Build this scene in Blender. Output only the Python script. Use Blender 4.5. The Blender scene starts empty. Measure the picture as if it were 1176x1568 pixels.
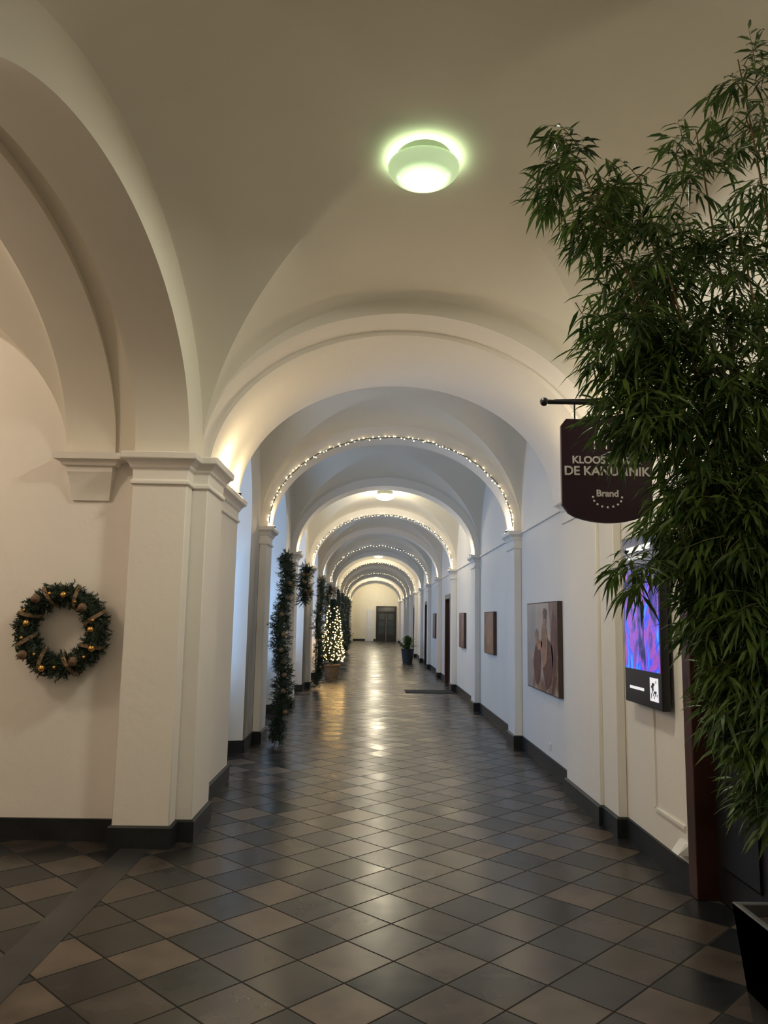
import bpy, bmesh, math, random
from mathutils import Vector, Matrix, Euler
R = random.Random(7)
scene = bpy.context.scene
pi = math.pi

# ------------------------------------------------------------------ materials
def new_mat(name):
    m = bpy.data.materials.new(name); m.use_nodes = True
    return m, m.node_tree.nodes, m.node_tree.links, m.node_tree.nodes['Principled BSDF']

def mat(name, col, rough=0.6, metal=0.0, var=0.0, vscale=8.0, bump=0.0, bscale=40.0, spec=0.5, emit=None, estr=0.0):
    m, N, L, P = new_mat(name)
    P.inputs['Base Color'].default_value = (*col, 1)
    P.inputs['Roughness'].default_value = rough
    P.inputs['Metallic'].default_value = metal
    P.inputs['Specular IOR Level'].default_value = spec
    tc = N.new('ShaderNodeTexCoord')
    if var > 0:
        nz = N.new('ShaderNodeTexNoise'); nz.inputs['Scale'].default_value = vscale; nz.inputs['Detail'].default_value = 4
        L.new(tc.outputs['Object'], nz.inputs['Vector'])
        rp = N.new('ShaderNodeValToRGB')
        rp.color_ramp.elements[0].position = 0.3; rp.color_ramp.elements[1].position = 0.7
        rp.color_ramp.elements[0].color = (*[c*(1-var) for c in col], 1)
        rp.color_ramp.elements[1].color = (*[min(1, c*(1+var)) for c in col], 1)
        L.new(nz.outputs['Fac'], rp.inputs['Fac']); L.new(rp.outputs['Color'], P.inputs['Base Color'])
    if bump > 0:
        n2 = N.new('ShaderNodeTexNoise'); n2.inputs['Scale'].default_value = bscale; n2.inputs['Detail'].default_value = 3
        L.new(tc.outputs['Object'], n2.inputs['Vector'])
        b = N.new('ShaderNodeBump'); b.inputs['Strength'].default_value = bump; b.inputs['Distance'].default_value = 0.02
        L.new(n2.outputs['Fac'], b.inputs['Height']); L.new(b.outputs['Normal'], P.inputs['Normal'])
    if emit:
        P.inputs['Emission Color'].default_value = (*emit, 1)
        P.inputs['Emission Strength'].default_value = estr
    return m

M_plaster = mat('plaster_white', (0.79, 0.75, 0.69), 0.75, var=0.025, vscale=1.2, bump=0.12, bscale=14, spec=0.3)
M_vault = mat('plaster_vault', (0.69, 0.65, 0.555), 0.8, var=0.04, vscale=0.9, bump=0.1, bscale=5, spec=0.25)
M_base = mat('slate_skirting', (0.013, 0.015, 0.016), 0.45, var=0.35, vscale=5, bump=0.1, spec=0.35)
M_wood = mat('door_wood', (0.055, 0.018, 0.010), 0.4, var=0.4, vscale=3)
M_black = mat('black_paint', (0.012, 0.012, 0.014), 0.35)
M_white = mat('white_enamel', (0.75, 0.74, 0.72), 0.4)
M_metal = mat('lamp_metal', (0.20, 0.21, 0.17), 0.4, metal=0.5)
M_fir = mat('fir_needles', (0.022, 0.040, 0.022), 0.6, var=0.5, vscale=20)
M_gold = mat('gold_bauble', (0.75, 0.42, 0.12), 0.25, metal=0.9)
M_ribbon = mat('gold_ribbon', (0.17, 0.11, 0.055), 0.5, metal=0.3, var=0.3)
M_cone = mat('pine_cone', (0.16, 0.09, 0.05), 0.7, var=0.4, vscale=60)
M_bulb = mat('fairy_bulb', (1, .8, .5), 0.4, emit=(1.0, 0.78, 0.45), estr=9)
M_tbulb = mat('tree_bulb', (1, .8, .5), 0.4, emit=(1.0, 0.62, 0.22), estr=24)
M_wire = mat('wire', (0.10, 0.11, 0.06), 0.6)
M_planter = mat('planter_grey', (0.060, 0.068, 0.076), 0.5, var=0.1)
M_soil = mat('soil', (0.03, 0.02, 0.015), 0.9, bump=0.5)
M_culm = mat('bamboo_culm', (0.20, 0.125, 0.05), 0.5, var=0.3, vscale=12)
M_twig = mat('bamboo_twig', (0.11, 0.12, 0.035), 0.6)
M_terra = mat('wicker_pot', (0.20, 0.13, 0.07), 0.7, var=0.3, vscale=30)
M_mat = mat('doormat_fabric', (0.02, 0.02, 0.022), 0.9, bump=0.4, bscale=200)
M_cream = mat('end_wall_paint', (0.84, 0.78, 0.62), 0.7, var=0.03)
M_sill = mat('stone_sill', (0.16, 0.17, 0.18), 0.4, var=0.2)
M_signred = mat('exit_sign', (0.3, 0.02, 0.02), 0.4, emit=(0.6, 0.03, 0.02), estr=0.3)

def leaf_material():
    m, N, L, P = new_mat('bamboo_leaf')
    g = N.new('ShaderNodeTexCoord')
    nz = N.new('ShaderNodeTexNoise'); nz.inputs['Scale'].default_value = 9
    L.new(g.outputs['Object'], nz.inputs['Vector'])
    rp = N.new('ShaderNodeValToRGB')
    rp.color_ramp.elements[0].position = 0.35; rp.color_ramp.elements[0].color = (0.024, 0.060, 0.014, 1)
    rp.color_ramp.elements[1].position = 0.7; rp.color_ramp.elements[1].color = (0.115, 0.20, 0.036, 1)
    L.new(nz.outputs['Fac'], rp.inputs['Fac']); L.new(rp.outputs['Color'], P.inputs['Base Color'])
    P.inputs['Roughness'].default_value = 0.42
    tl = N.new('ShaderNodeBsdfTranslucent'); L.new(rp.outputs['Color'], tl.inputs['Color'])
    mx = N.new('ShaderNodeMixShader'); mx.inputs[0].default_value = 0.22
    L.new(P.outputs[0], mx.inputs[1]); L.new(tl.outputs[0], mx.inputs[2]); L.new(mx.outputs[0], N['Material Output'].inputs['Surface'])
    return m
M_leaf = leaf_material()

def floor_material():
    m, N, L, P = new_mat('slate_tiles')
    def vm(op, a=None, b=None):
        n = N.new('ShaderNodeVectorMath'); n.operation = op
        for i, v in enumerate((a, b)):
            if v is None: continue
            if isinstance(v, tuple): n.inputs[i].default_value = v
            else: L.new(v, n.inputs[i])
        return n
    def ma(op, a, b=None):
        n = N.new('ShaderNodeMath'); n.operation = op
        for i, v in enumerate((a, b)):
            if v is None: continue
            if isinstance(v, (int, float)): n.inputs[i].default_value = v
            else: L.new(v, n.inputs[i])
        return n.outputs[0]
    tc = N.new('ShaderNodeTexCoord')
    rot = N.new('ShaderNodeVectorRotate'); rot.rotation_type = 'Z_AXIS'; rot.inputs['Angle'].default_value = pi/4
    L.new(tc.outputs['Object'], rot.inputs['Vector'])
    s = 1/0.32
    sc = vm('MULTIPLY', rot.outputs[0], (s, s, 0)); sc = vm('ADD', sc.outputs[0], (100.3, 100.1, 0.5))
    fl = vm('FLOOR', sc.outputs[0]); fr = vm('FRACTION', sc.outputs[0])
    wn = N.new('ShaderNodeTexWhiteNoise'); wn.noise_dimensions = '3D'; L.new(fl.outputs[0], wn.inputs['Vector'])
    sf = N.new('ShaderNodeSeparateXYZ'); L.new(fl.outputs[0], sf.inputs[0])
    sr = N.new('ShaderNodeSeparateXYZ'); L.new(fr.outputs[0], sr.inputs[0])
    chk = ma('PINGPONG', ma('ADD', sf.outputs[0], sf.outputs[1]), 1.0)
    dx = ma('MINIMUM', sr.outputs[0], ma('SUBTRACT', 1.0, sr.outputs[0]))
    dy = ma('MINIMUM', sr.outputs[1], ma('SUBTRACT', 1.0, sr.outputs[1]))
    d = ma('MINIMUM', dx, dy)
    tile = N.new('ShaderNodeMapRange'); tile.inputs['From Min'].default_value = 0.010; tile.inputs['From Max'].default_value = 0.020
    L.new(d, tile.inputs['Value'])
    nz = N.new('ShaderNodeTexNoise'); nz.inputs['Scale'].default_value = 5; nz.inputs['Detail'].default_value = 6
    L.new(tc.outputs['Object'], nz.inputs['Vector'])
    sx = N.new('ShaderNodeSeparateColor'); L.new(wn.outputs['Color'], sx.inputs[0])
    r3 = ma('POWER', wn.outputs['Value'], 2.2)
    fac = ma('ADD', ma('MULTIPLY', chk, ma('ADD', ma('MULTIPLY', r3, 0.66), 0.22)), ma('MULTIPLY', sx.outputs[1], 0.12))
    mx = N.new('ShaderNodeMix'); mx.data_type = 'RGBA'
    mx.inputs[6].default_value = (0.011, 0.013, 0.015, 1); mx.inputs[7].default_value = (0.120, 0.090, 0.068, 1)
    L.new(fac, mx.inputs[0])
    mot = N.new('ShaderNodeMapRange'); mot.inputs['From Min'].default_value=0.3; mot.inputs['From Max'].default_value=0.7; mot.inputs['To Min'].default_value = 0.6; mot.inputs['To Max'].default_value = 1.25
    L.new(nz.outputs['Fac'], mot.inputs['Value'])
    mul = vm('SCALE', mx.outputs[2]); L.new(mot.outputs[0], mul.inputs['Scale'])
    gm = N.new('ShaderNodeMix'); gm.data_type = 'RGBA'
    gm.inputs[6].default_value = (0.022, 0.020, 0.018, 1)
    L.new(tile.outputs[0], gm.inputs[0]); L.new(mul.outputs[0], gm.inputs[7])
    L.new(gm.outputs[2], P.inputs['Base Color'])
    ro = ma('ADD', ma('MULTIPLY', wn.outputs['Value'], 0.10), ma('MULTIPLY', nz.outputs['Fac'], 0.12))
    ro = ma('ADD', ro, 0.17)
    ro = ma('ADD', ro, ma('MULTIPLY', ma('SUBTRACT', 1.0, tile.outputs[0]), 0.5))
    L.new(ro, P.inputs['Roughness'])
    sp = ma('ADD', ma('MULTIPLY', tile.outputs[0], 0.40), 0.05)
    L.new(sp, P.inputs['Specular IOR Level'])
    geo = N.new('ShaderNodeNewGeometry')
    jit = vm('SUBTRACT', wn.outputs['Color'], (0.5, 0.5, 0.5)); jit = vm('MULTIPLY', jit.outputs[0], (0.034, 0.034, 0))
    nn = vm('ADD', geo.outputs['Normal'], jit.outputs[0]); nn = vm('NORMALIZE', nn.outputs[0])
    n3 = N.new('ShaderNodeTexNoise'); n3.inputs['Scale'].default_value = 7; n3.inputs['Detail'].default_value = 1
    L.new(tc.outputs['Object'], n3.inputs['Vector'])
    h = ma('ADD', ma('MULTIPLY', tile.outputs[0], 0.2), ma('MULTIPLY', n3.outputs['Fac'], 0.34))
    b = N.new('ShaderNodeBump'); b.inputs['Strength'].default_value = 0.26; b.inputs['Distance'].default_value = 0.012
    L.new(h, b.inputs['Height']); L.new(nn.outputs[0], b.inputs['Normal']); L.new(b.outputs['Normal'], P.inputs['Normal'])
    return m
M_floor = floor_material()
M_band = mat('threshold_slate', (0.030, 0.031, 0.033), 0.3, var=0.2, vscale=4, bump=0.1, bscale=8)

# ------------------------------------------------------------------ mesh builder
class MB:
    def __init__(s): s.v = []; s.f = []; s.m = []; s.cur = 0
    def add(s, vs, fs):
        o = len(s.v); s.v.extend([tuple(p) for p in vs])
        for f in fs: s.f.append(tuple(i+o for i in f)); s.m.append(s.cur)
    def quad(s, a, b, c, d): s.add([a, b, c, d], [(0, 1, 2, 3)])
    def box(s, x0, x1, y0, y1, z0, z1):
        s.add([(x0,y0,z0),(x1,y0,z0),(x1,y1,z0),(x0,y1,z0),(x0,y0,z1),(x1,y0,z1),(x1,y1,z1),(x0,y1,z1)],
              [(0,3,2,1),(4,5,6,7),(0,1,5,4),(1,2,6,5),(2,3,7,6),(3,0,4,7)])
    def rings(s, x0, x1, y0, y1, prof):
        vs = []
        for z, o in prof:
            vs += [(x0-o,y0-o,z),(x1+o,y0-o,z),(x1+o,y1+o,z),(x0-o,y1+o,z)]
        fs = [(3,2,1,0)]
        n = len(prof)
        for i in range(n-1):
            for k in range(4):
                a=i*4+k; b=i*4+(k+1)%4
                fs.append((a,b,b+4,a+4))
        fs.append(tuple(range((n-1)*4, n*4)))
        s.add(vs, fs)
    def lathe(s, c, prof, n=32, axis='z'):
        vs = []
        for r, h in prof:
            for k in range(n):
                a = 2*pi*k/n
                vs.append((c[0]+r*math.cos(a), c[1]+r*math.sin(a), c[2]+h))
        fs = []
        for i in range(len(prof)-1):
            for k in range(n):
                a=i*n+k; b=i*n+(k+1)%n
                fs.append((a,b,b+n,a+n))
        s.add(vs, fs)
    def ball(s, c, r, n=8, m=6, sc=(1,1,1)):
        vs = [(c[0],c[1],c[2]-r*sc[2])]
        for i in range(1, m):
            t = -pi/2+pi*i/m
            for k in range(n):
                a = 2*pi*k/n
                vs.append((c[0]+r*sc[0]*math.cos(t)*math.cos(a), c[1]+r*sc[1]*math.cos(t)*math.sin(a), c[2]+r*sc[2]*math.sin(t)))
        vs.append((c[0],c[1],c[2]+r*sc[2]))
        fs = [(0, 1+(k+1)%n, 1+k) for k in range(n)]
        for i in range(m-2):
            for k in range(n):
                a=1+i*n+k; b=1+i*n+(k+1)%n
                fs.append((a,b,b+n,a+n))
        top=len(vs)-1; o=1+(m-2)*n
        fs += [(o+k, o+(k+1)%n, top) for k in range(n)]
        s.add(vs, fs)
    def tube(s, pts, rad, n=6):
        pts = [Vector(p) for p in pts]
        vs = []
        for i, p in enumerate(pts):
            t = (pts[min(i+1,len(pts)-1)]-pts[max(i-1,0)]).normalized()
            ref = Vector((0,0,1)) if abs(t.z) < 0.9 else Vector((1,0,0))
            a = t.cross(ref).normalized(); b = t.cross(a)
            r = rad[i] if isinstance(rad, (list, tuple)) else rad
            for k in range(n):
                an = 2*pi*k/n
                vs.append(p+a*r*math.cos(an)+b*r*math.sin(an))
        fs = []
        for i in range(len(pts)-1):
            for k in range(n):
                q=i*n+k; w=i*n+(k+1)%n
                fs.append((q,w,w+n,q+n))
        fs.append(tuple(range(n))); fs.append(tuple(range((len(pts)-1)*n, len(pts)*n)))
        s.add(vs, fs)
    def build(s, name, mats, smooth=35, weld=True, bevel=0, parent=None):
        me = bpy.data.meshes.new(name)
        me.from_pydata(s.v, [], s.f)
        for m in mats: me.materials.append(m)
        me.polygons.foreach_set('material_index', s.m)
        if weld:
            bm = bmesh.new(); bm.from_mesh(me)
            bmesh.ops.remove_doubles(bm, verts=bm.verts, dist=0.0004)
            bm.to_mesh(me); bm.free()
        if smooth:
            me.polygons.foreach_set('use_smooth', [True]*len(me.polygons))
            try: me.set_sharp_from_angle(angle=math.radians(smooth))
            except Exception: pass
        me.update()
        o = bpy.data.objects.new(name, me); scene.collection.objects.link(o)
        if bevel:
            b = o.modifiers.new('bevel', 'BEVEL'); b.width = bevel; b.segments = 2; b.limit_method = 'ANGLE'
        if parent: o.parent = parent
        return o

def empty(name, loc=(0,0,0)):
    e = bpy.data.objects.new(name, None); scene.collection.objects.link(e); e.empty_display_size = 0.1
    return e

# ------------------------------------------------------------------ dimensions
XL, XR = -1.50, 1.97          # wall planes
PL, PR = -1.40, 1.87          # pilaster faces
CX = (PL+PR)/2; AH = (PR-PL)/2
SP = 2.79                     # springing
ARC = 4.05                    # arch crown
VC = 4.20                     # vault crown at the arches
STEP = 3.9; Y1 = 6.5
NA = 13
YEND = 57.2
HB = 0.15                     # skirting height

def arch_pts(c, a, sp, rise, n=48):
    return [(c+a*math.cos(pi-pi*i/n), sp+rise*math.sin(pi*i/n)) for i in range(n+1)]

def arch_band(mb, c, a, sp, rise, th, t0, t1, axis='y', n=56):
    """arch spanning across `c` axis, extruded t0..t1; th = (extra half width, extra rise)"""
    if not isinstance(th, tuple): th = (th, th)
    inn = arch_pts(c, a, sp, rise, n); out = arch_pts(c, a+th[0], sp, rise+th[1], n)
    P = (lambda u, t, z: (u, t, z)) if axis == 'y' else (lambda u, t, z: (t, u, z))
    for i in range(n):
        (u0,z0),(u1,z1) = inn[i], inn[i+1]; (U0,Z0),(U1,Z1) = out[i], out[i+1]
        mb.quad(P(u0,t0,z0),P(u1,t0,z1),P(u1,t1,z1),P(u0,t1,z0))
        mb.quad(P(U0,t0,Z0),P(U1,t0,Z1),P(u1,t0,z1),P(u0,t0,z0))
        mb.quad(P(u0,t1,z0),P(u1,t1,z1),P(U1,t1,Z1),P(U0,t1,Z0))

def panel_arch(mb, t, lo, hi, ztop, a0, a1, sp, rise, axis, n=32, z0=0.0):
    P = (lambda u, z: (u, t, z)) if axis == 'y' else (lambda u, z: (t, u, z))
    c=(a0+a1)/2; a=(a1-a0)/2
    if a0 > lo: mb.quad(P(lo,z0),P(a0,z0),P(a0,ztop),P(lo,ztop))
    if hi > a1: mb.quad(P(a1,z0),P(hi,z0),P(hi,ztop),P(a1,ztop))
    pts = arch_pts(c,a,sp,rise,n)
    for i in range(n):
        (u0,w0),(u1,w1)=pts[i],pts[i+1]
        mb.quad(P(u0,w0),P(u1,w1),P(u1,ztop),P(u0,ztop))

def vault(mb, x0, x1, y0, y1, sp, crown, dome, n=40):
    cx=(x0+x1)/2; cy=(y0+y1)/2; a=(x1-x0)/2; b=(y1-y0)/2; r=crown-sp
    vs=[]
    for j in range(n+1):
        v=-1+2*j/n
        for i in range(n+1):
            u=-1+2*i/n
            cu=math.cos(pi/2*u); cv=math.cos(pi/2*v)
            m=max(cu,cv)
            vs.append((cx+a*math.sin(pi/2*u), cy+b*math.sin(pi/2*v), sp+r*m+dome*min(cu,cv)))
    fs=[]
    for j in range(n):
        for i in range(n):
            p=j*(n+1)+i; q=p+1; s=p+n+2; t=p+n+1
            if (i<n/2)==(j<n/2): fs += [(p,s,q),(p,t,s)]
            else: fs += [(p,t,q),(q,t,s)]
    mb.add(vs,fs)

IMPOST = [(SP-0.235,0.0),(SP-0.235,0.018),(SP-0.205,0.018),(SP-0.20,0.004),(SP-0.125,0.006),(SP-0.11,0.022),
          (SP-0.09,0.028),(SP-0.06,0.055),(SP-0.052,0.075),(SP,0.080),(SP+0.002,0.0)]

# ------------------------------------------------------------------ floor
mb = MB(); mb.quad((-6.4,-3,0),(2.6,-3,0),(2.6,YEND+0.3,0),(-6.4,YEND+0.3,0))
mb.build('floor', [M_floor], smooth=0)
mb = MB(); mb.box(-1.70,-1.50,1.9,5.6,0.0,0.003)
mb.build('trim_threshold', [M_band], smooth=0)

# ------------------------------------------------------------------ ceiling (groin vaults)
mb = MB()
vault(mb, -1.40, XR, 1.75, 6.07, SP, VC, 0.16, 64)
vault(mb, -1.50, XR, -2.6, 1.30, SP, VC, 0.14, 30)
bays=[(7.9, Y1+STEP-0.25)]
for k in range(1, NA-1): bays.append((Y1+STEP*k+0.25, Y1+STEP*(k+1)-0.25))
bays.append((Y1+STEP*(NA-1)+0.25, YEND))
for i,(a,b) in enumerate(bays):
    vault(mb, XL, XR, a, b, SP, VC, 0.12, 40 if i<4 else 24)
vault(mb, -5.60, -2.35, 1.85, 5.8, SP, 4.0, 0.12, 44)
arch_band(mb, 3.80, 1.95, SP, 1.22, 0.1, -1.97, -1.76, axis='x')
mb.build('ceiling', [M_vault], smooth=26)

# ------------------------------------------------------------------ transverse arches
TH=(0.10,0.22)
mb = MB(); arch_band(mb, CX, AH+0.03, SP, ARC+0.045-SP, (0.11,0.22), 6.05, 6.42); arch_band(mb, CX, AH, SP, ARC-SP, TH, 6.42, 7.9)
mb.build('transverse_arch', [M_plaster], smooth=30)
arch_y=[]
for k in range(1, NA):
    y=Y1+STEP*k; arch_y.append(y)
    mb = MB(); arch_band(mb, CX, AH, SP, ARC-SP, TH, y-0.25, y+0.25, n=48 if k<4 else 28)
    mb.build('transverse_arch', [M_plaster], smooth=30)
mb = MB(); arch_band(mb, CX, AH, SP, ARC-SP, TH, 1.30, 1.75); mb.build('transverse_arch', [M_plaster], smooth=30)
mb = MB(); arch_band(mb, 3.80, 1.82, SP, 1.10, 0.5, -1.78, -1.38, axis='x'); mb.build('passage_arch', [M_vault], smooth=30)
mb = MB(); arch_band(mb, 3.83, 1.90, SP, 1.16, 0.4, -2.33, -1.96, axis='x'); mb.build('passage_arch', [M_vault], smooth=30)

# ------------------------------------------------------------------ pilasters
def pilaster(name, x0,x1,y0,y1, bevel=0.008):
    mb = MB(); mb.box(x0,x1,y0,y1,0,SP-0.01); mb.rings(x0,x1,y0,y1,IMPOST)
    return mb.build(name,[M_plaster],smooth=30,bevel=bevel,weld=False)
bl = MB(); br = MB()
def pbase(mbb,x0,x1,y0,y1):
    o=0.022
    mbb.rings(x0,x1,y0,y1,[(0,o),(HB-0.012,o),(HB,o-0.010),(HB+0.001,0)])
def pil(x0,x1,y0,y1,b): pilaster('pilaster',x0,x1,y0,y1); pbase(b,x0,x1,y0,y1)
pil(-1.78,-1.38,5.62,5.79,bl)
pil(-1.49,-1.265,5.80,6.38,bl)
pil(-1.49,PL,6.42,7.9,bl)
pil(PR+0.03,XR-0.001,6.05,6.42,br)
pil(PR,XR-0.001,6.42,7.5,br)
for y in arch_y:
    pil(XL+0.001,PL,y-0.25,y+0.25,bl); pil(PR,XR-0.001,y-0.25,y+0.25,br)
pil(-1.78,PL,1.30,1.84,bl); pil(PR,XR-0.001,1.30,1.75,br)
mb = MB()
cz=[(2.45,0.02,0.02),(2.62,0.06,0.0),(2.66,0.085,-0.01),(2.70,0.085,-0.01),(2.705,0.11,-0.04),(2.74,0.13,-0.06),(2.745,0.16,-0.09),(2.79,0.17,-0.10),(2.79,0.10,-0.0)]
vs=[];fs=[]
for z,dp,ins in cz:
    vs += [(-2.30+ins,5.80-dp,z),(-1.98-ins,5.80-dp,z),(-1.98-ins,5.799,z),(-2.30+ins,5.799,z)]
for i in range(len(cz)-1):
    for k in range(4):
        a=i*4+k; b=i*4+(k+1)%4; fs.append((a,b,b+4,a+4))
fs.append((3,2,1,0)); mb.add(vs,fs)
mb.build('wall_corbel',[M_plaster],smooth=30)

# ------------------------------------------------------------------ left wall with window recesses
wl = MB(); ZT=4.45
XB=-2.2
wl.quad((XL,5.80,0),(XL,7.9,0),(XL,7.9,ZT),(XL,5.80,ZT))
centers=[]
recs=[(8.65,0.78,7.9,Y1+STEP)]
for k in range(1,NA):
    yc=Y1+STEP*(k+0.5)
    if yc+1.0<YEND: recs.append((yc,0.95,Y1+STEP*k,Y1+STEP*(k+1)))
for (yc,h,lo,hi) in recs:
    n=28; rise=1.08 if h>0.9 else 1.0
    panel_arch(wl,XL,lo,min(hi,YEND),ZT,yc-h,yc+h,SP-0.05,rise,'x',n)
    f=arch_pts(yc,h,SP-0.05,rise,n); hb=h-0.22; g=arch_pts(yc,hb,SP-0.05,rise-0.2,n)
    f=[(yc-h,0)]+f+[(yc+h,0)]; g=[(yc-hb,0)]+g+[(yc+hb,0)]
    for i in range(len(f)-1):
        wl.quad((XL,f[i][0],f[i][1]),(XL,f[i+1][0],f[i+1][1]),(XB,g[i+1][0],g[i+1][1]),(XB,g[i][0],g[i][1]))
    wl.quad((XB,yc-hb,0),(XB,yc+hb,0),(XB,yc+hb,0.92),(XB,yc-hb,0.92))
    for s in (-1,1):
        a=Vector((XL,yc+s*h,0)); b=Vector((XB,yc+s*hb,0)); off=Vector((0,-s*0.02,0)); up=Vector((0,0,HB))
        bl.add([a,b,b+off,a+off,a+up,b+up,b+off+up,a+off+up],[(0,1,2,3),(4,5,6,7),(0,1,5,4),(1,2,6,5),(2,3,7,6),(3,0,4,7)])
    bl.box(XB,XB+0.02,yc-hb,yc+hb,0,HB)
    centers.append((yc,hb,rise-0.2))
    bl.box(XL,XL+0.02,lo,yc-h,0,HB); bl.box(XL,XL+0.02,yc+h,min(hi,YEND),0,HB)
wl.build('wall_left',[M_plaster],smooth=40)

M_glass,N_,L_,P_ = new_mat('window_glass')
tr=N_.new('ShaderNodeBsdfTransparent'); gl=N_.new('ShaderNodeBsdfGlossy'); gl.inputs['Roughness'].default_value=0.05
mxs=N_.new('ShaderNodeMixShader'); mxs.inputs[0].default_value=0.08
L_.new(tr.outputs[0],mxs.inputs[1]); L_.new(gl.outputs[0],mxs.inputs[2]); L_.new(mxs.outputs[0],N_['Material Output'].inputs['Surface'])

for i,(yc,hb,rise) in enumerate(centers):
    e=empty('window_%d'%(i+1))
    mb=MB(); x=XB-0.03
    pts=[(yc-hb,0.92)]+arch_pts(yc,hb,SP-0.05,rise,20)+[(yc+hb,0.92)]
    inn=[(yc-hb+0.06,0.98)]+arch_pts(yc,hb-0.06,SP-0.05,rise-0.06,20)+[(yc+hb-0.06,0.98)]
    n=len(pts)
    for k in range(n):
        a,b=pts[k],pts[(k+1)%n]; c,d=inn[(k+1)%n],inn[k]
        for xx in (x-0.04,x+0.03): mb.quad((xx,*a),(xx,*b),(xx,*c),(xx,*d))
        mb.quad((x-0.04,*d),(x-0.04,*c),(x+0.03,*c),(x+0.03,*d))
    mb.box(x-0.03,x+0.025,yc-0.03,yc+0.03,0.95,SP-0.05+rise-0.03)
    for z in (1.55,2.15,2.75): mb.box(x-0.025,x+0.02,yc-hb+0.03,yc+hb-0.03,z-0.02,z+0.02)
    mb.build('frame',[M_white],smooth=30,parent=e)
    mb=MB(); pp=[(x,*p) for p in inn]; mb.add(pp,[tuple(range(len(pp)))]); mb.build('glass',[M_glass],smooth=0,parent=e)
    mb=MB(); mb.box(XB-0.02,XB+0.20,yc-hb-0.02,yc+hb+0.02,0.91,0.95); mb.build('sill',[M_sill],smooth=0,bevel=0.006,parent=e)
    ld=bpy.data.lights.new('window_daylight','AREA'); ld.shape='RECTANGLE'; ld.size=2.4; ld.size_y=2*hb
    ld.color=(0.34,0.58,1.0); ld.energy=56 if i==0 else (58 if i<6 else 34)
    lo=bpy.data.objects.new('daylight',ld); scene.collection.objects.link(lo); lo.parent=e
    q=Matrix(((0,0,-1),(0,1,0),(1,0,0))).to_4x4()
    lo.matrix_local=Matrix.Translation((XB-0.25,yc,2.15))@q

# ------------------------------------------------------------------ wreath wall (side passage), passage shell
mb=MB(); mb.quad((-6.3,5.8,0),(-1.5,5.8,0),(-1.5,5.8,ZT),(-6.3,5.8,ZT)); mb.build('wall_passage',[M_plaster],smooth=0)
mb=MB(); mb.quad((-6.3,1.85,0),(-1.5,1.85,0),(-1.5,1.85,ZT),(-6.3,1.85,ZT)); mb.build('wall_passage_near',[M_plaster],smooth=0)
mb=MB(); mb.quad((-5.6,1.85,0),(-5.6,5.8,0),(-5.6,5.8,ZT),(-5.6,1.85,ZT)); mb.build('wall_passage_end',[M_plaster],smooth=0)
mb=MB(); mb.quad((XL,-2.6,0),(XL,1.85,0),(XL,1.85,ZT),(XL,-2.6,ZT)); mb.build('wall_left_near',[M_plaster],smooth=0)
mb=MB(); mb.quad((-1.5,-2.6,0),(XR,-2.6,0),(XR,-2.6,ZT),(-1.5,-2.6,ZT)); mb.build('wall_back',[M_plaster],smooth=0)
mb=MB(); mb.box(-5.6,-1.80,5.775,5.80,0,HB); mb.build('baseboard_passage',[M_base],smooth=0)
bl.build('baseboard_left',[M_base],smooth=30,weld=False)

# ------------------------------------------------------------------ right wall with doors
doors=[(3.55,4.80,2.35),(19.3,20.5,2.2),(27.1,28.3,2.2),(34.9,36.1,2.2),(42.7,43.9,2.2),(50.5,51.7,2.2)]
mb=MB(); prev=-2.6
for (a,b,h) in doors:
    mb.quad((XR,prev,0),(XR,a,0),(XR,a,ZT),(XR,prev,ZT))
    mb.quad((XR,a,h),(XR,b,h),(XR,b,ZT),(XR,a,ZT))
    prev=b
    for yy in (a,b): mb.quad((XR,yy,0),(XR+0.25,yy,0),(XR+0.25,yy,h),(XR,yy,h))
    mb.quad((XR,a,h),(XR,b,h),(XR+0.25,b,h),(XR+0.25,a,h))
    mb.quad((XR+0.25,a,0),(XR+0.25,b,0),(XR+0.25,b,h),(XR+0.25,a,h))
mb.quad((XR,prev,0),(XR,YEND,0),(XR,YEND,ZT),(XR,prev,ZT))
st=[-2.6]+[d[1]+0.07 for d in doors]; en=[d[0]-0.07 for d in doors]+[YEND]
for a,b in zip(st,en): br.box(XR-0.02,XR,a,b,0,HB)
mb.build('wall_right',[M_plaster],smooth=0)
br.build('baseboard_right',[M_base],smooth=30,weld=False)
for i,(a,b,h) in enumerate(doors):
    e=empty('door_%d'%(i+1)); mb=MB()
    w=0.09
    mb.box(XR-0.03,XR+0.14,a-0.06,a+w-0.03,0,h+0.06); mb.box(XR-0.03,XR+0.14,b-w+0.03,b+0.06,0,h+0.06)
    mb.box(XR-0.03,XR+0.14,a+w-0.03,b-w+0.03,h-w+0.03,h+0.06)
    mb.build('frame',[M_wood],smooth=30,bevel=0.006,parent=e,weld=False)
    mb=MB(); x=XR+0.10; mb.box(x,x+0.05,a+0.06,b-0.06,0.01,h-0.06)
    for (z0,z1) in ((0.2,1.0),(1.15,h-0.2)):
        for (p,q) in ((a+0.15,(a+b)/2-0.05),((a+b)/2+0.05,b-0.15)):
            mb.rings(x-0.004,x+0.01,p,q,[(z0,0),(z0+0.02,0.012),(z1-0.02,0.012),(z1,0)])
    mb.build('leaf',[M_wood if i else M_black],smooth=30,parent=e,weld=False)
    mb=MB(); mb.tube([(x,a+0.15,1.05),(x-0.06,a+0.15,1.05),(x-0.06,a+0.28,1.05)],0.01,8); mb.build('handle',[M_metal],parent=e)

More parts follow.
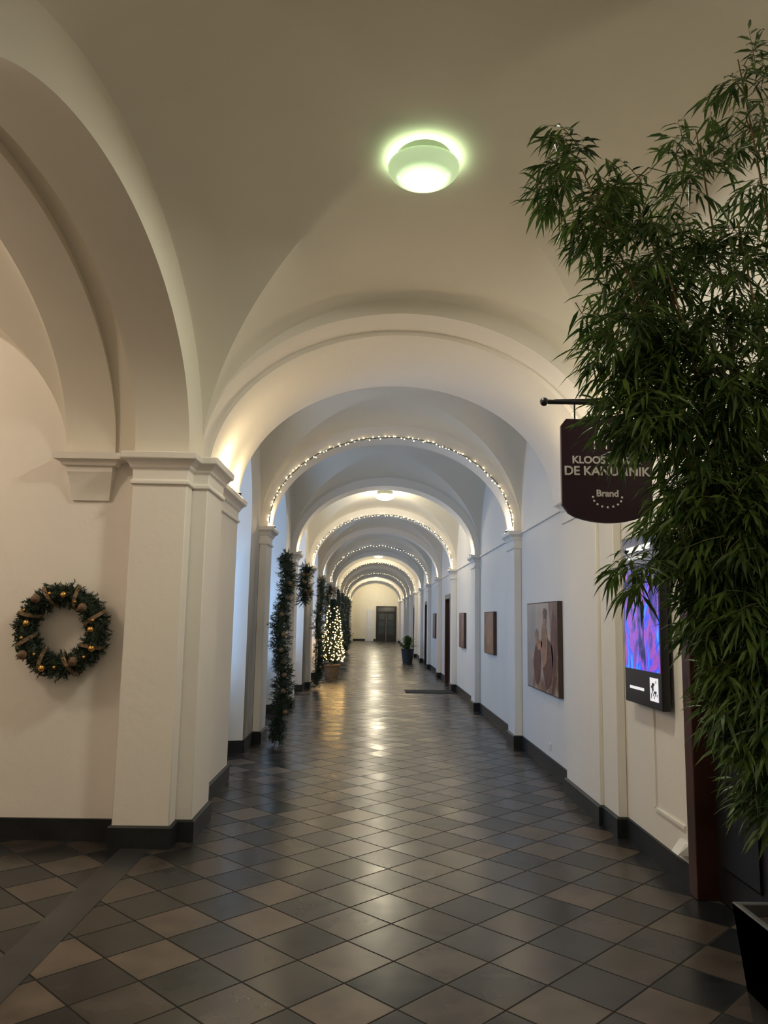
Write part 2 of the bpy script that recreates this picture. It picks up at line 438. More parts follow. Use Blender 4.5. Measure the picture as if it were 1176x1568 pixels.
mb=MB()
segs=[(7.5,arch_y[0]-0.25)]+[(arch_y[i]+0.25,arch_y[i+1]-0.25) for i in range(len(arch_y)-1)]
for a,b in segs: mb.box(XR-0.025,XR,a+0.08,b-0.08,SP-0.04,SP-0.01)
mb.build('trim_1',[M_plaster],smooth=0)

# ------------------------------------------------------------------ end wall
mb=MB(); mb.quad((-2.0,YEND,0),(2.3,YEND,0),(2.3,YEND,4.6),(-2.0,YEND,4.6)); mb.build('wall_end',[M_cream],smooth=0)
e=empty('door_7'); mb=MB(); yd=YEND-0.08
mb.box(0.33,0.43,yd,YEND,0,2.55); mb.box(1.72,1.82,yd,YEND,0,2.55); mb.box(0.43,1.72,yd,YEND,2.08,2.16); mb.box(0.43,1.72,yd,YEND,2.47,2.55)
mb.build('frame',[M_black],smooth=30,parent=e)
mb=MB(); mb.box(0.43,1.06,yd+0.03,YEND-0.01,0.01,2.08); mb.box(1.09,1.72,yd+0.03,YEND-0.01,0.01,2.08)
mb.build('leaf',[M_black],smooth=0,parent=e)
mb=MB()
for x0 in (0.53,1.19):
    for z0 in (0.5,1.02,1.54): mb.box(x0,x0+0.43,yd+0.02,yd+0.03,z0,z0+0.46)
mb.box(0.43,1.72,yd+0.04,yd+0.05,2.16,2.47)
mb.build('glazing',[mat('door_glazing',(0.05,0.065,0.07),0.1)],smooth=0,parent=e)
e=empty('door_8'); mb=MB()
mb.box(-0.35,0.15,YEND-0.05,YEND,0.0,2.3); mb.box(-0.29,0.09,YEND-0.06,YEND-0.05,0.15,1.05); mb.box(-0.29,0.09,YEND-0.06,YEND-0.05,1.15,2.2)
mb.build('leaf',[M_white],smooth=0,bevel=0.01,parent=e)
mb=MB(); mb.box(-1.35,-0.45,YEND-0.02,YEND,0,HB); mb.box(0.17,0.32,YEND-0.02,YEND,0,HB); mb.build('baseboard_end',[M_base],smooth=0)

# ------------------------------------------------------------------ ceiling lamps
M_bowl,N_,L_,P_=new_mat('lamp_opal_glass')
tc=N_.new('ShaderNodeTexCoord'); sx=N_.new('ShaderNodeSeparateXYZ'); L_.new(tc.outputs['Object'],sx.inputs[0])
mr=N_.new('ShaderNodeMapRange'); mr.inputs['From Min'].default_value=-0.105; mr.inputs['From Max'].default_value=-0.06
mr.inputs['To Min'].default_value=2.4; mr.inputs['To Max'].default_value=0.50; mr.interpolation_type='SMOOTHSTEP'
L_.new(sx.outputs[2],mr.inputs['Value']); L_.new(mr.outputs[0],P_.inputs['Emission Strength'])
P_.inputs['Emission Color'].default_value=(0.74,1.0,0.54,1); P_.inputs['Base Color'].default_value=(0.6,0.75,0.5,1); P_.inputs['Roughness'].default_value=0.15
M_bowlw=mat('lamp_opal_warm',(0.8,0.8,0.7),0.2,emit=(1.0,0.95,0.75),estr=9)
M_rim=mat('lamp_opal_rim',(0.7,0.8,0.6),0.3,emit=(0.74,1.0,0.60),estr=9)
def lamp(x,y,z,bowlmat,power,col,name='ceiling_lamp',down=False,rim=False):
    e=empty(name)
    mb=MB(); r=0.215
    prof=[(0.001,-0.105)]+[(r*math.sin(t),-0.105*math.cos(t)) for t in [pi/2*k/12 for k in range(1,13)]]+[(r*0.985,0.006)]
    mb.lathe((0,0,0),prof,48)
    o=mb.build('bowl',[bowlmat],smooth=60,parent=e); o.location=(x,y,z)
    mb=MB(); mb.lathe((x,y,z),[(0.165,0.0),(0.165,0.10),(0.001,0.10)],48)
    mb.build('mount',[M_metal],smooth=30,parent=e)
    mb=MB(); mb.lathe((x,y,z),[(r*0.985,0.006),(0.166,0.006)],48)
    mb.build('bowl_rim',[M_rim if rim else bowlmat],smooth=0,parent=e)
    if down:
        ld=bpy.data.lights.new('lamp_light','AREA'); ld.shape='DISK'; ld.size=0.36
    else:
        ld=bpy.data.lights.new('lamp_light','POINT'); ld.shadow_soft_size=0.12
    ld.energy=power; ld.color=col
    o=bpy.data.objects.new('lamp_light',ld); scene.collection.objects.link(o); o.location=(x,y,z-(0.115 if down else 0.30)); o.parent=e
    return e
lamp(0.26,4.28,4.285,M_bowl,46,(1.0,0.98,0.80),down=True,rim=True)
for y,p in ((16.3,60),(32.0,85),(47.6,95),(55.2,75)): lamp(CX,y,4.23,M_bowlw,p,(1.0,0.87,0.62))
lamp(CX,-0.6,4.23,M_bowlw,36,(1.0,0.84,0.66),down=True)
lamp(-3.95,3.85,4.02,M_bowlw,60,(1.0,0.78,0.61))

def uplight(x,y,power,col=(1.0,0.78,0.45),h=0.10,soft=0.03):
    e=empty('impost_uplight'); s=1 if x<0 else -1
    mb=MB(); mb.lathe((x,y,SP+0.003),[(0.001,0.0),(0.03,0.0),(0.035,0.03),(0.028,0.035),(0.028,0.03)],16); mb.build('housing',[M_black],parent=e)
    mb=MB(); mb.lathe((x,y,SP+0.003),[(0.001,0.031),(0.027,0.031)],16); mb.build('lens',[M_bulb],parent=e)
    ld=bpy.data.lights.new('uplight','POINT'); ld.energy=power; ld.color=col; ld.shadow_soft_size=soft
    o=bpy.data.objects.new('uplight_light',ld); scene.collection.objects.link(o); o.location=(x+s*0.03,y,SP+h); o.parent=e
uplight(PL+0.045,6.95,17); uplight(PL+0.045,7.6,10); uplight(PR-0.045,6.75,13)
uplight(PR-0.02,5.99,15,(1.0,0.88,0.66))  # added uplight, hidden behind the bamboo, to brighten the near vault web
for k,y in enumerate(arch_y):
    p=6 if k%2==0 else 4
    uplight(PL+0.04,y,p); uplight(PR-0.04,y,p)

# ------------------------------------------------------------------ fairy lights on arches
for k,y in enumerate(arch_y):
    if k%2: continue
    n=100 if k<3 else 50
    e=empty('fairy_lights'); mb=MB(); mw=MB(); wp=[]
    for i in range(n+1):
        t=pi*i/n
        x=CX+(AH-0.02)*math.cos(pi-t); z=SP+0.05+(ARC-SP-0.07)*math.sin(t)
        yy=y-0.265+R.uniform(-0.012,0.02)
        wp.append((x,y-0.26,z+R.uniform(-.01,.01)))
        mb.ball((x+R.uniform(-.02,.02),yy,z+R.uniform(-0.025,0.02)),0.0082 if k==0 else 0.010,6,4)
    mb.build('bulbs',[M_bulb],smooth=0,weld=False,parent=e)
    mw.tube(wp,0.007,4); mw.build('wire',[M_wire],weld=False,parent=e)

# ------------------------------------------------------------------ fir greenery
def needles(mb, pts_rad, n, ln=0.07, w=0.006, outw=1.0, rnd=R, ymax=None):
    for _ in range(n):
        i=rnd.random()*(len(pts_rad)-1); k=int(i); f=i-k
        p=pts_rad[k][0].lerp(pts_rad[min(k+1,len(pts_rad)-1)][0],f); r=pts_rad[k][1]*(1-f)+pts_rad[min(k+1,len(pts_rad)-1)][1]*f
        d=Vector((rnd.gauss(0,1),rnd.gauss(0,1),rnd.gauss(0,1))).normalized()
        q=p+d*r*rnd.uniform(0.25,0.95)
        dd=(d*outw+Vector((rnd.gauss(0,.6),rnd.gauss(0,.6),rnd.gauss(0,.6)))).normalized()
        ref=Vector((rnd.gauss(0,1),rnd.gauss(0,1),rnd.gauss(0,1))); s=dd.cross(ref).normalized(); u=dd.cross(s)
        L=ln*rnd.uniform(.7,1.3)
        if ymax is not None and (q+dd*L*1.4).y>ymax: continue
        for j in range(5):
            b=q+dd*L*0.2*j; sd=s if j%2 else -s
            tip=b+(dd*0.7+sd*0.6+u*rnd.uniform(-.5,.5))*L*0.55
            mb.add([b-u*w*.5,b+u*w*.5,tip],[(0,1,2)])
            mb.add([b-s*w*.5,b+s*w*.5,b+(dd*0.8-sd*0.4)*L*0.5],[(0,1,2)])

e=empty('christmas_wreath'); wc=Vector((-2.25,5.69,1.48)); WR=0.255
ring=[(wc+Vector(((WR+0.006*math.sin(i*2.1))*math.cos(2*pi*i/40),0,WR*math.sin(2*pi*i/40))),0.074+0.010*math.sin(i*1.7)) for i in range(41)]
mb=MB(); mb.tube([p for p,_ in ring],0.052,10); needles(mb,ring,3000,0.048,0.010,0.7,ymax=5.798)
mb.build('fir_ring',[M_fir],smooth=0,weld=False,parent=e)
mb=MB(); mb.tube([(wc.x,5.80,wc.z+WR+0.06),(wc.x,5.73,wc.z+WR+0.06),(wc.x,5.69,wc.z+WR+0.03)],0.006,6); mb.build('wall_hook',[M_metal],weld=False,parent=e)
mb=MB(); mc=MB(); mr_=MB()
for i in range(17):
    a=2*pi*i/17+R.uniform(-.1,.1); rr=WR+R.uniform(-.04,.04)
    c=wc+Vector((rr*math.cos(a),-0.085,rr*math.sin(a)))
    if i%4==0: mb.ball(c,0.024,14,10)
    elif i%4==2:
        for j in range(5): mc.ball(c+Vector((0,-0.008*j,0)),0.034-0.005*j,9,6,(1,0.5,1))
    else: mb.ball(c,0.012,12,8)
for i in range(8):
    a=2*pi*(i+.4)/8
    c=wc+Vector((WR*math.cos(a),0,WR*math.sin(a))); t=Vector((-math.sin(a),0,math.cos(a))); rd=Vector((math.cos(a),0,math.sin(a)))
    pts=[]
    for k in range(13):
        ph=-0.3+pi*1.6*k/12-pi*0.3
        pts.append(c-rd*0.088*math.cos(ph)-Vector((0,1,0))*0.088*max(math.sin(ph),-0.2)+t*(0.06*(k-6)/6))
    for k in range(12):
        mr_.quad(pts[k]-t*0.014,pts[k]+t*0.014,pts[k+1]+t*0.014,pts[k+1]-t*0.014)
mb.build('baubles',[M_gold],weld=False,parent=e); mc.build('pine_cones',[M_cone],weld=False,parent=e); mr_.build('ribbon',[M_ribbon],weld=False,parent=e)

def garland(x,y,z0,z1,rt,rb,n):
    e=empty('fir_garland'); pr=[]
    for i in range(25):
        t=i/24; z=z1+(z0-z1)*t
        pr.append((Vector((x+0.035*math.sin(t*11),y+0.03*math.cos(t*7),z)),rt+(rb-rt)*math.sin(pi*min(t*1.1,1)*0.75)*(0.75+0.35*math.sin(t*19))))
    mb=MB(); mb.tube([p for p,_ in pr],[r*0.4 for _,r in pr],7); needles(mb,pr,n,0.08,0.011)
    mb.build('greenery',[M_fir],smooth=0,weld=False,parent=e)
    mb=MB()
    for i in range(9):
        p,r=pr[2*i+4]
        mb.ball(p+Vector((R.uniform(0,.8)*r,-r*.9,R.uniform(-.05,.05))),0.035,8,6)
    mb.build('baubles',[M_ribbon],weld=False,parent=e)
garland(-1.14,10.0,0.06,2.42,0.04,0.125,1500)
garland(-1.22,13.98,1.90,2.52,0.09,0.12,500)
garland(-1.18,17.8,0.10,2.50,0.07,0.17,1100)
garland(-1.20,21.7,1.75,2.5,0.1,0.14,300)
for y in (25.5,29.4,33.3,37.2): garland(-1.13,y,0.1,2.55,0.12,0.24,600)

# ------------------------------------------------------------------ lit christmas tree
e=empty('christmas_tree'); tx,ty=-1.04,21.0
mb=MB(); mb.lathe((tx,ty,0),[(0.001,0.0),(0.17,0.0),(0.21,0.33),(0.225,0.34),(0.225,0.38),(0.2,0.38),(0.19,0.34),(0.001,0.34)],20); mb.build('pot',[M_terra],parent=e)
mb=MB(); mb.tube([(tx,ty,0.34),(tx,ty,2.1)],[0.035,0.008],8)
TR=lambda t: 0.29*(1-t)**0.6+0.03
for i in range(2200):
    t=R.random()**1.3; z=0.50+1.60*t; rr=TR(t); a=R.uniform(0,2*pi); r=rr*R.uniform(.4,1)
    p=Vector((tx+r*math.cos(a),ty+r*math.sin(a),z)); d=Vector((math.cos(a),math.sin(a),-0.1))
    s=Vector((-math.sin(a),math.cos(a),0))
    for j in range(4):
        b=p-d*0.03*j; tip=b+d*0.07+s*(0.05 if j%2 else -0.05)+Vector((0,0,R.uniform(-.03,.03)))
        mb.add([b-s*.010,b+Vector((0,0,.016)),tip],[(0,1,2)])
mb.build('branches',[M_fir],smooth=0,weld=False,parent=e)
mb=MB()
for i in range(260):
    t=(i+.5)/260; t=1-math.sqrt(1-t*0.99); z=0.48+1.62*t; rr=TR(t)*R.uniform(.85,1.12); a=i*2.4+R.uniform(-.3,.3)
    mb.ball((tx+rr*math.cos(a),ty+rr*math.sin(a),z+R.uniform(-.03,.03)),0.0135,6,4)
mb.build('string_lights',[M_tbulb],smooth=0,weld=False,parent=e)

e=empty('potted_plant'); px,py=1.36,29.0
mb=MB(); mb.lathe((px,py,0),[(0.001,0),(0.17,0),(0.24,0.5),(0.25,0.52),(0.22,0.52),(0.21,0.48),(0.001,0.48)],20); mb.build('pot',[M_planter],parent=e)
mb=MB()
for i in range(420):
    a=R.uniform(0,2*pi); el=R.uniform(0.1,1.5); d=Vector((math.cos(a)*math.cos(el),math.sin(a)*math.cos(el),math.sin(el)))
    p=Vector((px,py,0.5)); q=p+d*R.uniform(.12,.38)+Vector((0,0,.08)); s=d.cross(Vector((0,0,1))).normalized()*0.035
    tip=q+d*0.12+Vector((0,0,-.05)); m_=(q+tip)/2
    mb.add([q,m_+s,tip,m_-s],[(0,1,2,3)])
    if i%6==0: mb.tube([p-Vector((0,0,.03)),q],0.006,4)
mb.build('leaves',[M_leaf],smooth=0,weld=False,parent=e)
mb=MB(); mb.rings(0.78,1.84,17.3,18.0,[(0.001,0),(0.010,0),(0.015,-0.015)]); mb.build('door_mat',[M_mat],smooth=0)

# ------------------------------------------------------------------ paintings on the right wall
def art_mat(name, stops, scale, seed, grad=None):
    m,N,L,P=new_mat(name); tc=N.new('ShaderNodeTexCoord'); mp=N.new('ShaderNodeMapping'); mp.inputs['Location'].default_value=(seed,seed*2,seed*.7)
    mp.inputs['Scale'].default_value=(1,1,0.6)
    nz=N.new('ShaderNodeTexNoise'); nz.inputs['Scale'].default_value=scale; nz.inputs['Detail'].default_value=3; nz.inputs['Distortion'].default_value=1.2
    L.new(tc.outputs['Object'],mp.inputs[0]); L.new(mp.outputs[0],nz.inputs['Vector'])
    src=nz.outputs['Fac']
    if grad:
        sy=N.new('ShaderNodeSeparateXYZ'); L.new(tc.outputs['Object'],sy.inputs[0])
        g=N.new('ShaderNodeMapRange'); g.inputs['From Min'].default_value=grad[0]; g.inputs['From Max'].default_value=grad[1]; g.inputs['To Min'].default_value=-0.12; g.inputs['To Max'].default_value=0.10
        L.new(sy.outputs[1],g.inputs['Value']); ad=N.new('ShaderNodeMath'); ad.operation='ADD'; L.new(src,ad.inputs[0]); L.new(g.outputs[0],ad.inputs[1]); src=ad.outputs[0]
    rp=N.new('ShaderNodeValToRGB'); cr=rp.color_ramp
    while len(cr.elements)<len(stops): cr.elements.new(0.5)
    for el,(p,c) in zip(cr.elements,stops): el.position=p; el.color=(*c,1)
    L.new(src,rp.inputs['Fac']); L.new(rp.outputs['Color'],P.inputs['Base Color']); P.inputs['Roughness'].default_value=0.4
    return m
A1=art_mat('painting_canvas_a',[(0.34,(0.09,0.03,0.02)),(0.44,(0.22,0.11,0.07)),(0.52,(0.40,0.32,0.27)),(0.66,(0.27,0.26,0.26))],2.2,3.1,(7.98,9.55))
A2=art_mat('painting_canvas_b',[(0.3,(0.05,0.02,0.015)),(0.5,(0.22,0.08,0.04)),(0.7,(0.3,0.2,0.14))],3.0,8.2)
M_skin=mat('painted_figure',(0.34,0.17,0.09),0.5,var=0.5,vscale=7)
M_brn=mat('painted_drapery',(0.10,0.028,0.016),0.5,var=0.6,vscale=6)
M_edge=mat('canvas_edge',(0.06,0.035,0.025),0.6)
def painting(y0,y1,z0,z1,m,figs=False):
    e=empty('painting'); x=XR-0.05
    mb=MB(); mb.box(x,XR-0.001,y0,y1,z0,z1); mb.build('canvas_edge',[M_edge],smooth=0,parent=e)
    mb=MB(); mb.box(x-0.004,x,y0+0.012,y1-0.012,z0+0.012,z1-0.012); mb.build('canvas',[m],smooth=0,parent=e)
    if figs:
        W=y1-y0; H=z1-z0
        def blob(mt,nm,cy,cz,ry,rz,k):
            mb=MB(); pts=[(x-0.004-0.001*k, y0+W*(cy+ry*math.cos(a)*(1+.1*math.sin(3*a))), z0+H*(cz+rz*math.sin(a)*(1+.08*math.cos(5*a)))) for a in [2*pi*i/28 for i in range(28)]]
            mb.add(pts,[tuple(range(28))]); mb.build(nm,[mt],smooth=0,parent=e)
        blob(M_brn,'drapery',0.30,0.33,0.16,0.28,1); blob(M_brn,'shadow',0.11,0.55,0.08,0.35,1); blob(M_brn,'companion',0.62,0.30,0.12,0.24,1)
        blob(M_skin,'torso',0.40,0.52,0.10,0.24,2); blob(M_skin,'head',0.38,0.80,0.05,0.09,3); blob(M_brn,'hair',0.37,0.87,0.055,0.06,4)
        blob(M_skin,'arm',0.56,0.52,0.10,0.06,2); blob(M_skin,'companion_head',0.64,0.62,0.045,0.08,3)
painting(7.98,9.55,0.83,1.82,A1,True)
painting(12.2,13.2,1.07,1.75,A2); painting(16.1,17.0,1.03,1.76,A2)
painting(23.4,24.3,1.05,1.8,A2)
mb=MB(); mb.box(XR-0.03,XR,18.9,19.15,2.62,2.78); mb.box(XR-0.034,XR-0.03,18.92,19.13,2.64,2.76); mb.build('exit_sign',[M_signred],smooth=0)
mb=MB(); mb.box(XR-0.012,XR,8.55,8.63,0.22,0.30); mb.box(XR-0.02,XR-0.012,8.57,8.61,0.24,0.28); mb.build('wall_socket',[M_white],smooth=0,bevel=0.003)
mb=MB(); mb.box(XR-0.014,XR,5.42,5.445,0.36,1.05); mb.box(XR-0.014,XR,4.95,5.445,0.345,0.365); mb.build('cable_duct',[M_plaster],smooth=0)
mb=MB(); mb.add([(XR,4.90,0.20),(XR,5.04,0.20),(XR,5.04,0.27),(XR,4.90,0.27),(XR-0.07,4.92,0.20),(XR-0.07,5.02,0.20),(XR-0.02,5.02,0.27),(XR-0.02,4.92,0.27)],
  [(0,1,2,3),(4,5,6,7),(0,1,5,4),(1,2,6,5),(2,3,7,6),(3,0,4,7)]); mb.build('cable_outlet',[M_white],smooth=0)

# ------------------------------------------------------------------ info screen
e=empty('information_screen'); sy0,sy1,sz0,sz1=5.05,5.78,1.04,2.23; sxx=XR-0.085
mb=MB(); mb.box(sxx,XR-0.03,sy0,sy1,sz0,sz1); mb.box(XR-0.03,XR,sy0+0.2,sy1-0.2,sz0+0.4,sz1-0.4); mb.build('housing',[M_black],smooth=30,bevel=0.006,parent=e,weld=False)
m,N,L,P=new_mat('screen_image')
tc=N.new('ShaderNodeTexCoord'); mp=N.new('ShaderNodeMapping'); mp.inputs['Scale'].default_value=(1,4,1.6)
nz=N.new('ShaderNodeTexNoise'); nz.inputs['Scale'].default_value=2.2; nz.inputs['Detail'].default_value=5; nz.inputs['Distortion'].default_value=0.8
L.new(tc.outputs['Object'],mp.inputs[0]); L.new(mp.outputs[0],nz.inputs['Vector'])
sz=N.new('ShaderNodeSeparateXYZ'); L.new(tc.outputs['Object'],sz.inputs[0])
g=N.new('ShaderNodeMapRange'); g.inputs['From Min'].default_value=sz0+0.2; g.inputs['From Max'].default_value=sz1-0.2; g.inputs['To Min'].default_value=0.09; g.inputs['To Max'].default_value=-0.12
L.new(sz.outputs[2],g.inputs['Value'])
ad=N.new('ShaderNodeMath'); ad.operation='ADD'; L.new(nz.outputs['Fac'],ad.inputs[0]); L.new(g.outputs[0],ad.inputs[1])
rp=N.new('ShaderNodeValToRGB'); cr=rp.color_ramp
for _ in range(3): cr.elements.new(0.5)
for el,(p_,c) in zip(cr.elements,[(0.37,(0.015,0.01,0.10)),(0.46,(0.10,0.06,0.42)),(0.52,(0.40,0.08,0.45)),(0.58,(0.02,0.07,1.0)),(0.72,(0.1,0.5,1.0))]): el.position=p_; el.color=(*c,1)
L.new(ad.outputs[0],rp.inputs['Fac']); L.new(rp.outputs['Color'],P.inputs['Emission Color']); P.inputs['Emission Strength'].default_value=1.05
P.inputs['Base Color'].default_value=(0.01,0.01,0.01,1); P.inputs['Roughness'].default_value=0.15
M_img=m
M_glow=mat('screen_text',(0.8,0.8,0.8),0.4,emit=(0.9,0.92,1.0),estr=0.6)
M_hdr=mat('screen_header',(0.01,0.01,0.01),0.2,emit=(0.02,0.03,0.08),estr=1.0)
fx=sxx-0.002
mb=MB(); mb.box(fx,sxx,sy0+0.02,sy1-0.02,sz0+0.24,sz1-0.22); mb.build('picture',[M_img],smooth=0,parent=e)
mb=MB(); mb.box(fx,sxx,sy0+0.02,sy1-0.02,sz1-0.215,sz1-0.02); mb.build('header',[M_hdr],smooth=0,parent=e)
mb=MB()
for (a,b,z0,z1) in ((0.1,0.6,-0.12,-0.08),(0.1,0.5,-0.17,-0.145)):
    mb.box(fx-0.001,fx,sy1-b,sy1-a,sz1+z0,sz1+z1)
for i in range(9):
    for j in range(9):
        if R.random()<0.6 or (i in(0,8)) or (j in (0,8)):
            mb.box(fx-0.001,fx,sy0+0.06+i*0.017,sy0+0.077+i*0.017,sz0+0.05+j*0.017,sz0+0.067+j*0.017)
mb.box(fx-0.001,fx,sy0+0.33,sy0+0.62,sz0+0.10,sz0+0.12)
mb.build('captions',[M_glow],smooth=0,parent=e,weld=False)

# ------------------------------------------------------------------ hanging pub sign
M_sign=mat('sign_board',(0.028,0.007,0.020),0.4); M_letter=mat('sign_lettering',(0.85,0.80,0.80),0.5)
e=empty('hanging_bar_sign'); Ys=4.42; sc_=1.36; hw=0.265
mb=MB(); mb.tube([(1.02,Ys,2.895),(XR,Ys,2.895)],0.014,10); mb.ball((1.0,Ys,2.895),0.026,12,8)
mb.tube([(1.06,Ys,2.905)]+[(1.06+0.9*t,Ys,2.905+0.16*t*t) for t in (0.2,.4,.6,.8,1.0)],0.007,6)
mb.box(XR-0.015,XR,Ys-0.03,Ys+0.03,2.80,3.15)
for x in (sc_-0.18,sc_+0.18): mb.tube([(x,Ys,2.89),(x,Ys,2.79)],0.005,6)
mb.build('bracket',[M_black],smooth=40,parent=e,weld=False)
top=[(-hw,2.76),(-hw+0.03,2.80),(-0.13,2.80)]+[(-0.13+0.26*i/10,2.80+0.03*math.sin(pi*i/10)) for i in range(1,10)]+[(0.13,2.80),(hw-0.03,2.80),(hw,2.76)]
bot=[(hw,2.29),(hw-0.03,2.25)]+[(0.23-0.46*i/14,2.24-0.055*math.sin(pi*i/14)**0.7) for i in range(15)]+[(-hw+0.03,2.25),(-hw,2.29)]
out=top+bot; n=len(out)
mb=MB(); vs=[(sc_+x,Ys-0.015,z-0.01) for x,z in out]+[(sc_+x,Ys+0.015,z-0.01) for x,z in out]
mb.add(vs,[tuple(range(n)),tuple(range(2*n-1,n-1,-1))]+[(i,(i+1)%n,n+(i+1)%n,n+i) for i in range(n)])
mb.build('board',[M_sign],smooth=30,parent=e)
def text(s,size,x,z,parent):
    c=bpy.data.curves.new('lettering','FONT'); c.body=s; c.size=size; c.align_x='CENTER'; c.extrude=0.001; c.offset=0.0018
    o=bpy.data.objects.new('lettering',c); scene.collection.objects.link(o); o.location=(x,Ys-0.0172,z); o.rotation_euler=(pi/2,0,0); c.materials.append(M_letter); o.parent=parent
text('KLOOSTERBAR',0.060,sc_,2.525,e); text('DE KANUNNIK',0.074,sc_,2.455,e); text('Brand',0.055,sc_,2.33,e)
mb=MB(); yy=Ys-0.018
for i in range(9):
    a=-pi+pi*i/8; mb.ball((sc_+0.085*math.cos(a),yy,2.325+0.06*math.sin(a)),0.007,6,4,(1,.3,1))
for x in (-0.07,0,0.07): mb.tube([(sc_+x,yy,2.67),(sc_+x,yy,2.61)],0.004,4)
mb.tube([(sc_-0.09,yy,2.67),(sc_+0.09,yy,2.67)],0.004,4)
mb.tube([(sc_-0.04,yy,2.69),(sc_-0.05,yy,2.72),(sc_,yy,2.77),(sc_+0.05,yy,2.72),(sc_+0.04,yy,2.69),(sc_-0.04,yy,2.69)],0.004,4)
mb.build('emblem',[M_letter],smooth=0,parent=e,weld=False)

# ------------------------------------------------------------------ bamboo plant
e=empty('potted_bamboo'); bx,by=1.56,2.72
mb=MB(); hw=0.20
mb.rings(bx-hw,bx+hw,by-hw,by+hw,[(0.0,-0.03),(0.60,0.03),(0.605,0.03),(0.605,0.005),(0.56,0.0)])
mb.build('planter',[M_planter],smooth=30,bevel=0.005,parent=e)
mb=MB(); mb.box(bx-hw+0.0,bx+hw,by-hw,by+hw,0.54,0.565); mb.build('soil',[M_soil],smooth=0,parent=e)
clusters=[ # cx,cz,rx,rz,n,cy
 (0.67,3.34,0.09,0.11,30,2.75),(0.90,3.24,0.10,0.07,26,2.8),(0.79,3.10,0.09,0.08,24,2.7),(1.20,3.32,0.12,0.20,34,2.8),
 (1.46,3.74,0.08,0.20,24,2.85),(1.50,3.4,0.10,0.25,28,2.8),(1.00,2.95,0.20,0.15,92,2.75),(1.33,2.90,0.22,0.25,96,2.8),(0.90,2.64,0.13,0.16,72,2.7),
 (1.21,2.44,0.29,0.26,330,2.72),(0.92,2.34,0.12,0.13,56,2.7),(1.24,1.98,0.23,0.24,330,2.7),(1.32,1.65,0.20,0.20,270,2.7),
 (1.36,1.32,0.18,0.22,240,2.68),(1.41,1.02,0.12,0.13,84,2.68),(0.94,1.78,0.07,0.09,14,2.7),(1.62,2.2,0.14,0.9,360,2.72)]
culms=[]
mb=MB()
tops=[(0.78,2.75,3.33),(0.98,2.8,3.3),(1.25,2.8,3.55),(1.46,2.85,3.9),(1.05,2.65,2.9),(0.98,2.7,2.5),(1.35,2.7,3.1),(1.2,2.6,2.2),(1.6,2.8,3.5),(1.3,2.75,2.6)]
for t in tops:
    b=Vector((bx+R.uniform(-.14,.06),by+R.uniform(-.12,.12),0.55)); T=Vector(t)
    mid=Vector((b.x+(T.x-b.x)*0.22,b.y+(T.y-b.y)*.4,b.z+(T.z-b.z)*0.55))
    pts=[(1-s)**2*b+2*s*(1-s)*mid+s*s*T for s in [i/18 for i in range(19)]]
    culms.append(pts)
    mb.tube(pts,[0.011*(1-0.75*i/18) for i in range(19)],7)
    for i in range(1,18,1): mb.ball(pts[i],0.0135*(1-0.7*i/18),7,4,(1,1,.35))
mb.build('culms',[M_culm],smooth=50,weld=False,parent=e)
V=[];F=[]
def leaf(p,d,ln,w):
    side=d.cross(Vector((R.gauss(0,.4),R.gauss(0,.4),1))).normalized(); up=side.cross(d).normalized()
    o=len(V); dr=Vector((0,0,-1))*ln*R.uniform(0.08,0.35)
    c1=p+d*ln*0.3+dr*0.05; c2=p+d*ln*0.68+dr*0.35; tip=p+d*ln+dr
    f=up*w*0.18
    V.extend([p,c1+side*w*.5+f,c1-side*w*.5+f,c1,c2+side*w*.36+f,c2-side*w*.36+f,c2,tip])
    F.extend([(o,o+3,o+1),(o,o+2,o+3),(o+1,o+3,o+6,o+4),(o+3,o+2,o+5,o+6),(o+4,o+6,o+7),(o+6,o+5,o+7)])
mt=MB()
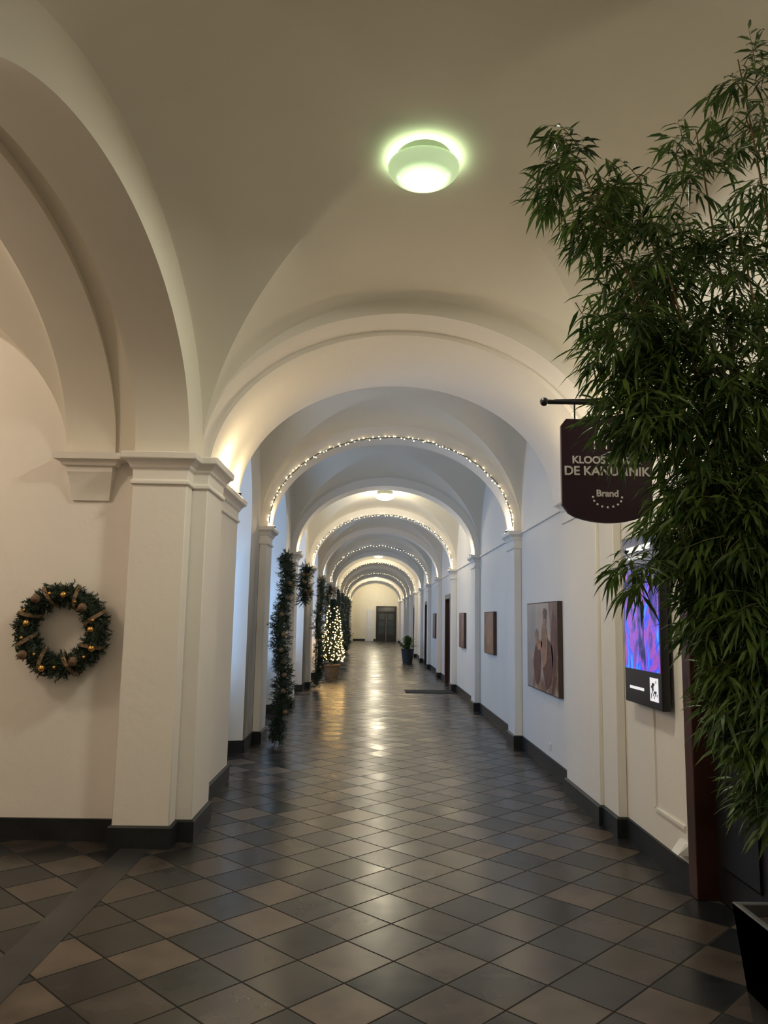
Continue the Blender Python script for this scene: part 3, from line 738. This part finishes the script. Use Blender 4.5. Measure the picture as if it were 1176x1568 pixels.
for (cx,cz,rx,rz,n,cy) in clusters:
    for k in range(n):
        while True:
            q=Vector((R.uniform(-1,1),R.uniform(-1,1),R.uniform(-1,1)))
            if q.length<1: break
        p=Vector((cx+q.x*rx*1.15,cy+q.y*0.24,cz+q.z*rz*1.15))
        if p.x>1.80: p.x=1.80-R.random()*0.1
        d=(Vector((q.x-0.3,q.y,q.z*0.6+0.05)).normalized()+Vector((R.gauss(0,.5),R.gauss(0,.5),R.gauss(0,.35)-0.15))).normalized()
        tl=R.uniform(.08,.16); a=p-d*tl*0.8
        nl=R.randint(6,9)
        pts=[a,a+d*tl*.5+Vector((0,0,.006)),a+d*tl]
        mt.tube(pts,[0.0022,0.0016,0.0008],3)
        for j in range(nl):
            s=j/(nl-1); b=a+d*tl*(0.25+0.75*s)
            sd=d.cross(Vector((0,0,1))); sd=sd.normalized() if sd.length>.05 else Vector((1,0,0))
            sg=1 if j%2 else -1
            ld_=(d*(0.45+0.4*s)+sd*sg*(0.8*(1-s)+.2)+Vector((R.gauss(0,.28),R.gauss(0,.28),R.gauss(0,.25)-0.5))).normalized()
            if b.x+ld_.x*0.13>1.93: continue
            leaf(b,ld_,R.uniform(.065,.115),R.uniform(.011,.0175))
    for k in range(max(3,n//14)):
        p=Vector((cx+R.uniform(-1,1)*rx*.8,cy+R.uniform(-.15,.15),cz+R.uniform(-1,1)*rz*.8))
        best=min((pt for c in culms for pt in c[3:]),key=lambda pt:(pt-p).length+max(0,pt.z-p.z)*1.0)
        m_=(best+p)/2+Vector((0,0,0.05))
        mt.tube([best,m_,p],[0.004,0.003,0.0015],4)
mt.build('twigs',[M_twig],smooth=0,weld=False,parent=e)
me=bpy.data.meshes.new('leaves'); me.from_pydata(V,[],F); me.materials.append(M_leaf)
o=bpy.data.objects.new('leaves',me); scene.collection.objects.link(o); o.parent=e

# ------------------------------------------------------------------ world, camera
w=bpy.data.worlds.new('world'); scene.world=w; w.use_nodes=True
w.node_tree.nodes['Background'].inputs[0].default_value=(0.35,0.5,0.8,1); w.node_tree.nodes['Background'].inputs[1].default_value=0.4
cam=bpy.data.cameras.new('camera'); cam.sensor_fit='VERTICAL'; cam.sensor_height=36; cam.lens=27.05; cam.clip_start=0.05; cam.clip_end=200
co=bpy.data.objects.new('camera',cam); scene.collection.objects.link(co)
co.matrix_world=Matrix.Translation((0,0,1.6))@Matrix.Rotation(math.radians(-0.78),4,'Z')@Matrix.Rotation(math.radians(90+7.93),4,'X')@Matrix.Rotation(math.radians(1.0),4,'Z')
scene.camera=co
scene.view_settings.view_transform='Standard'
scene.view_settings.exposure=0.0
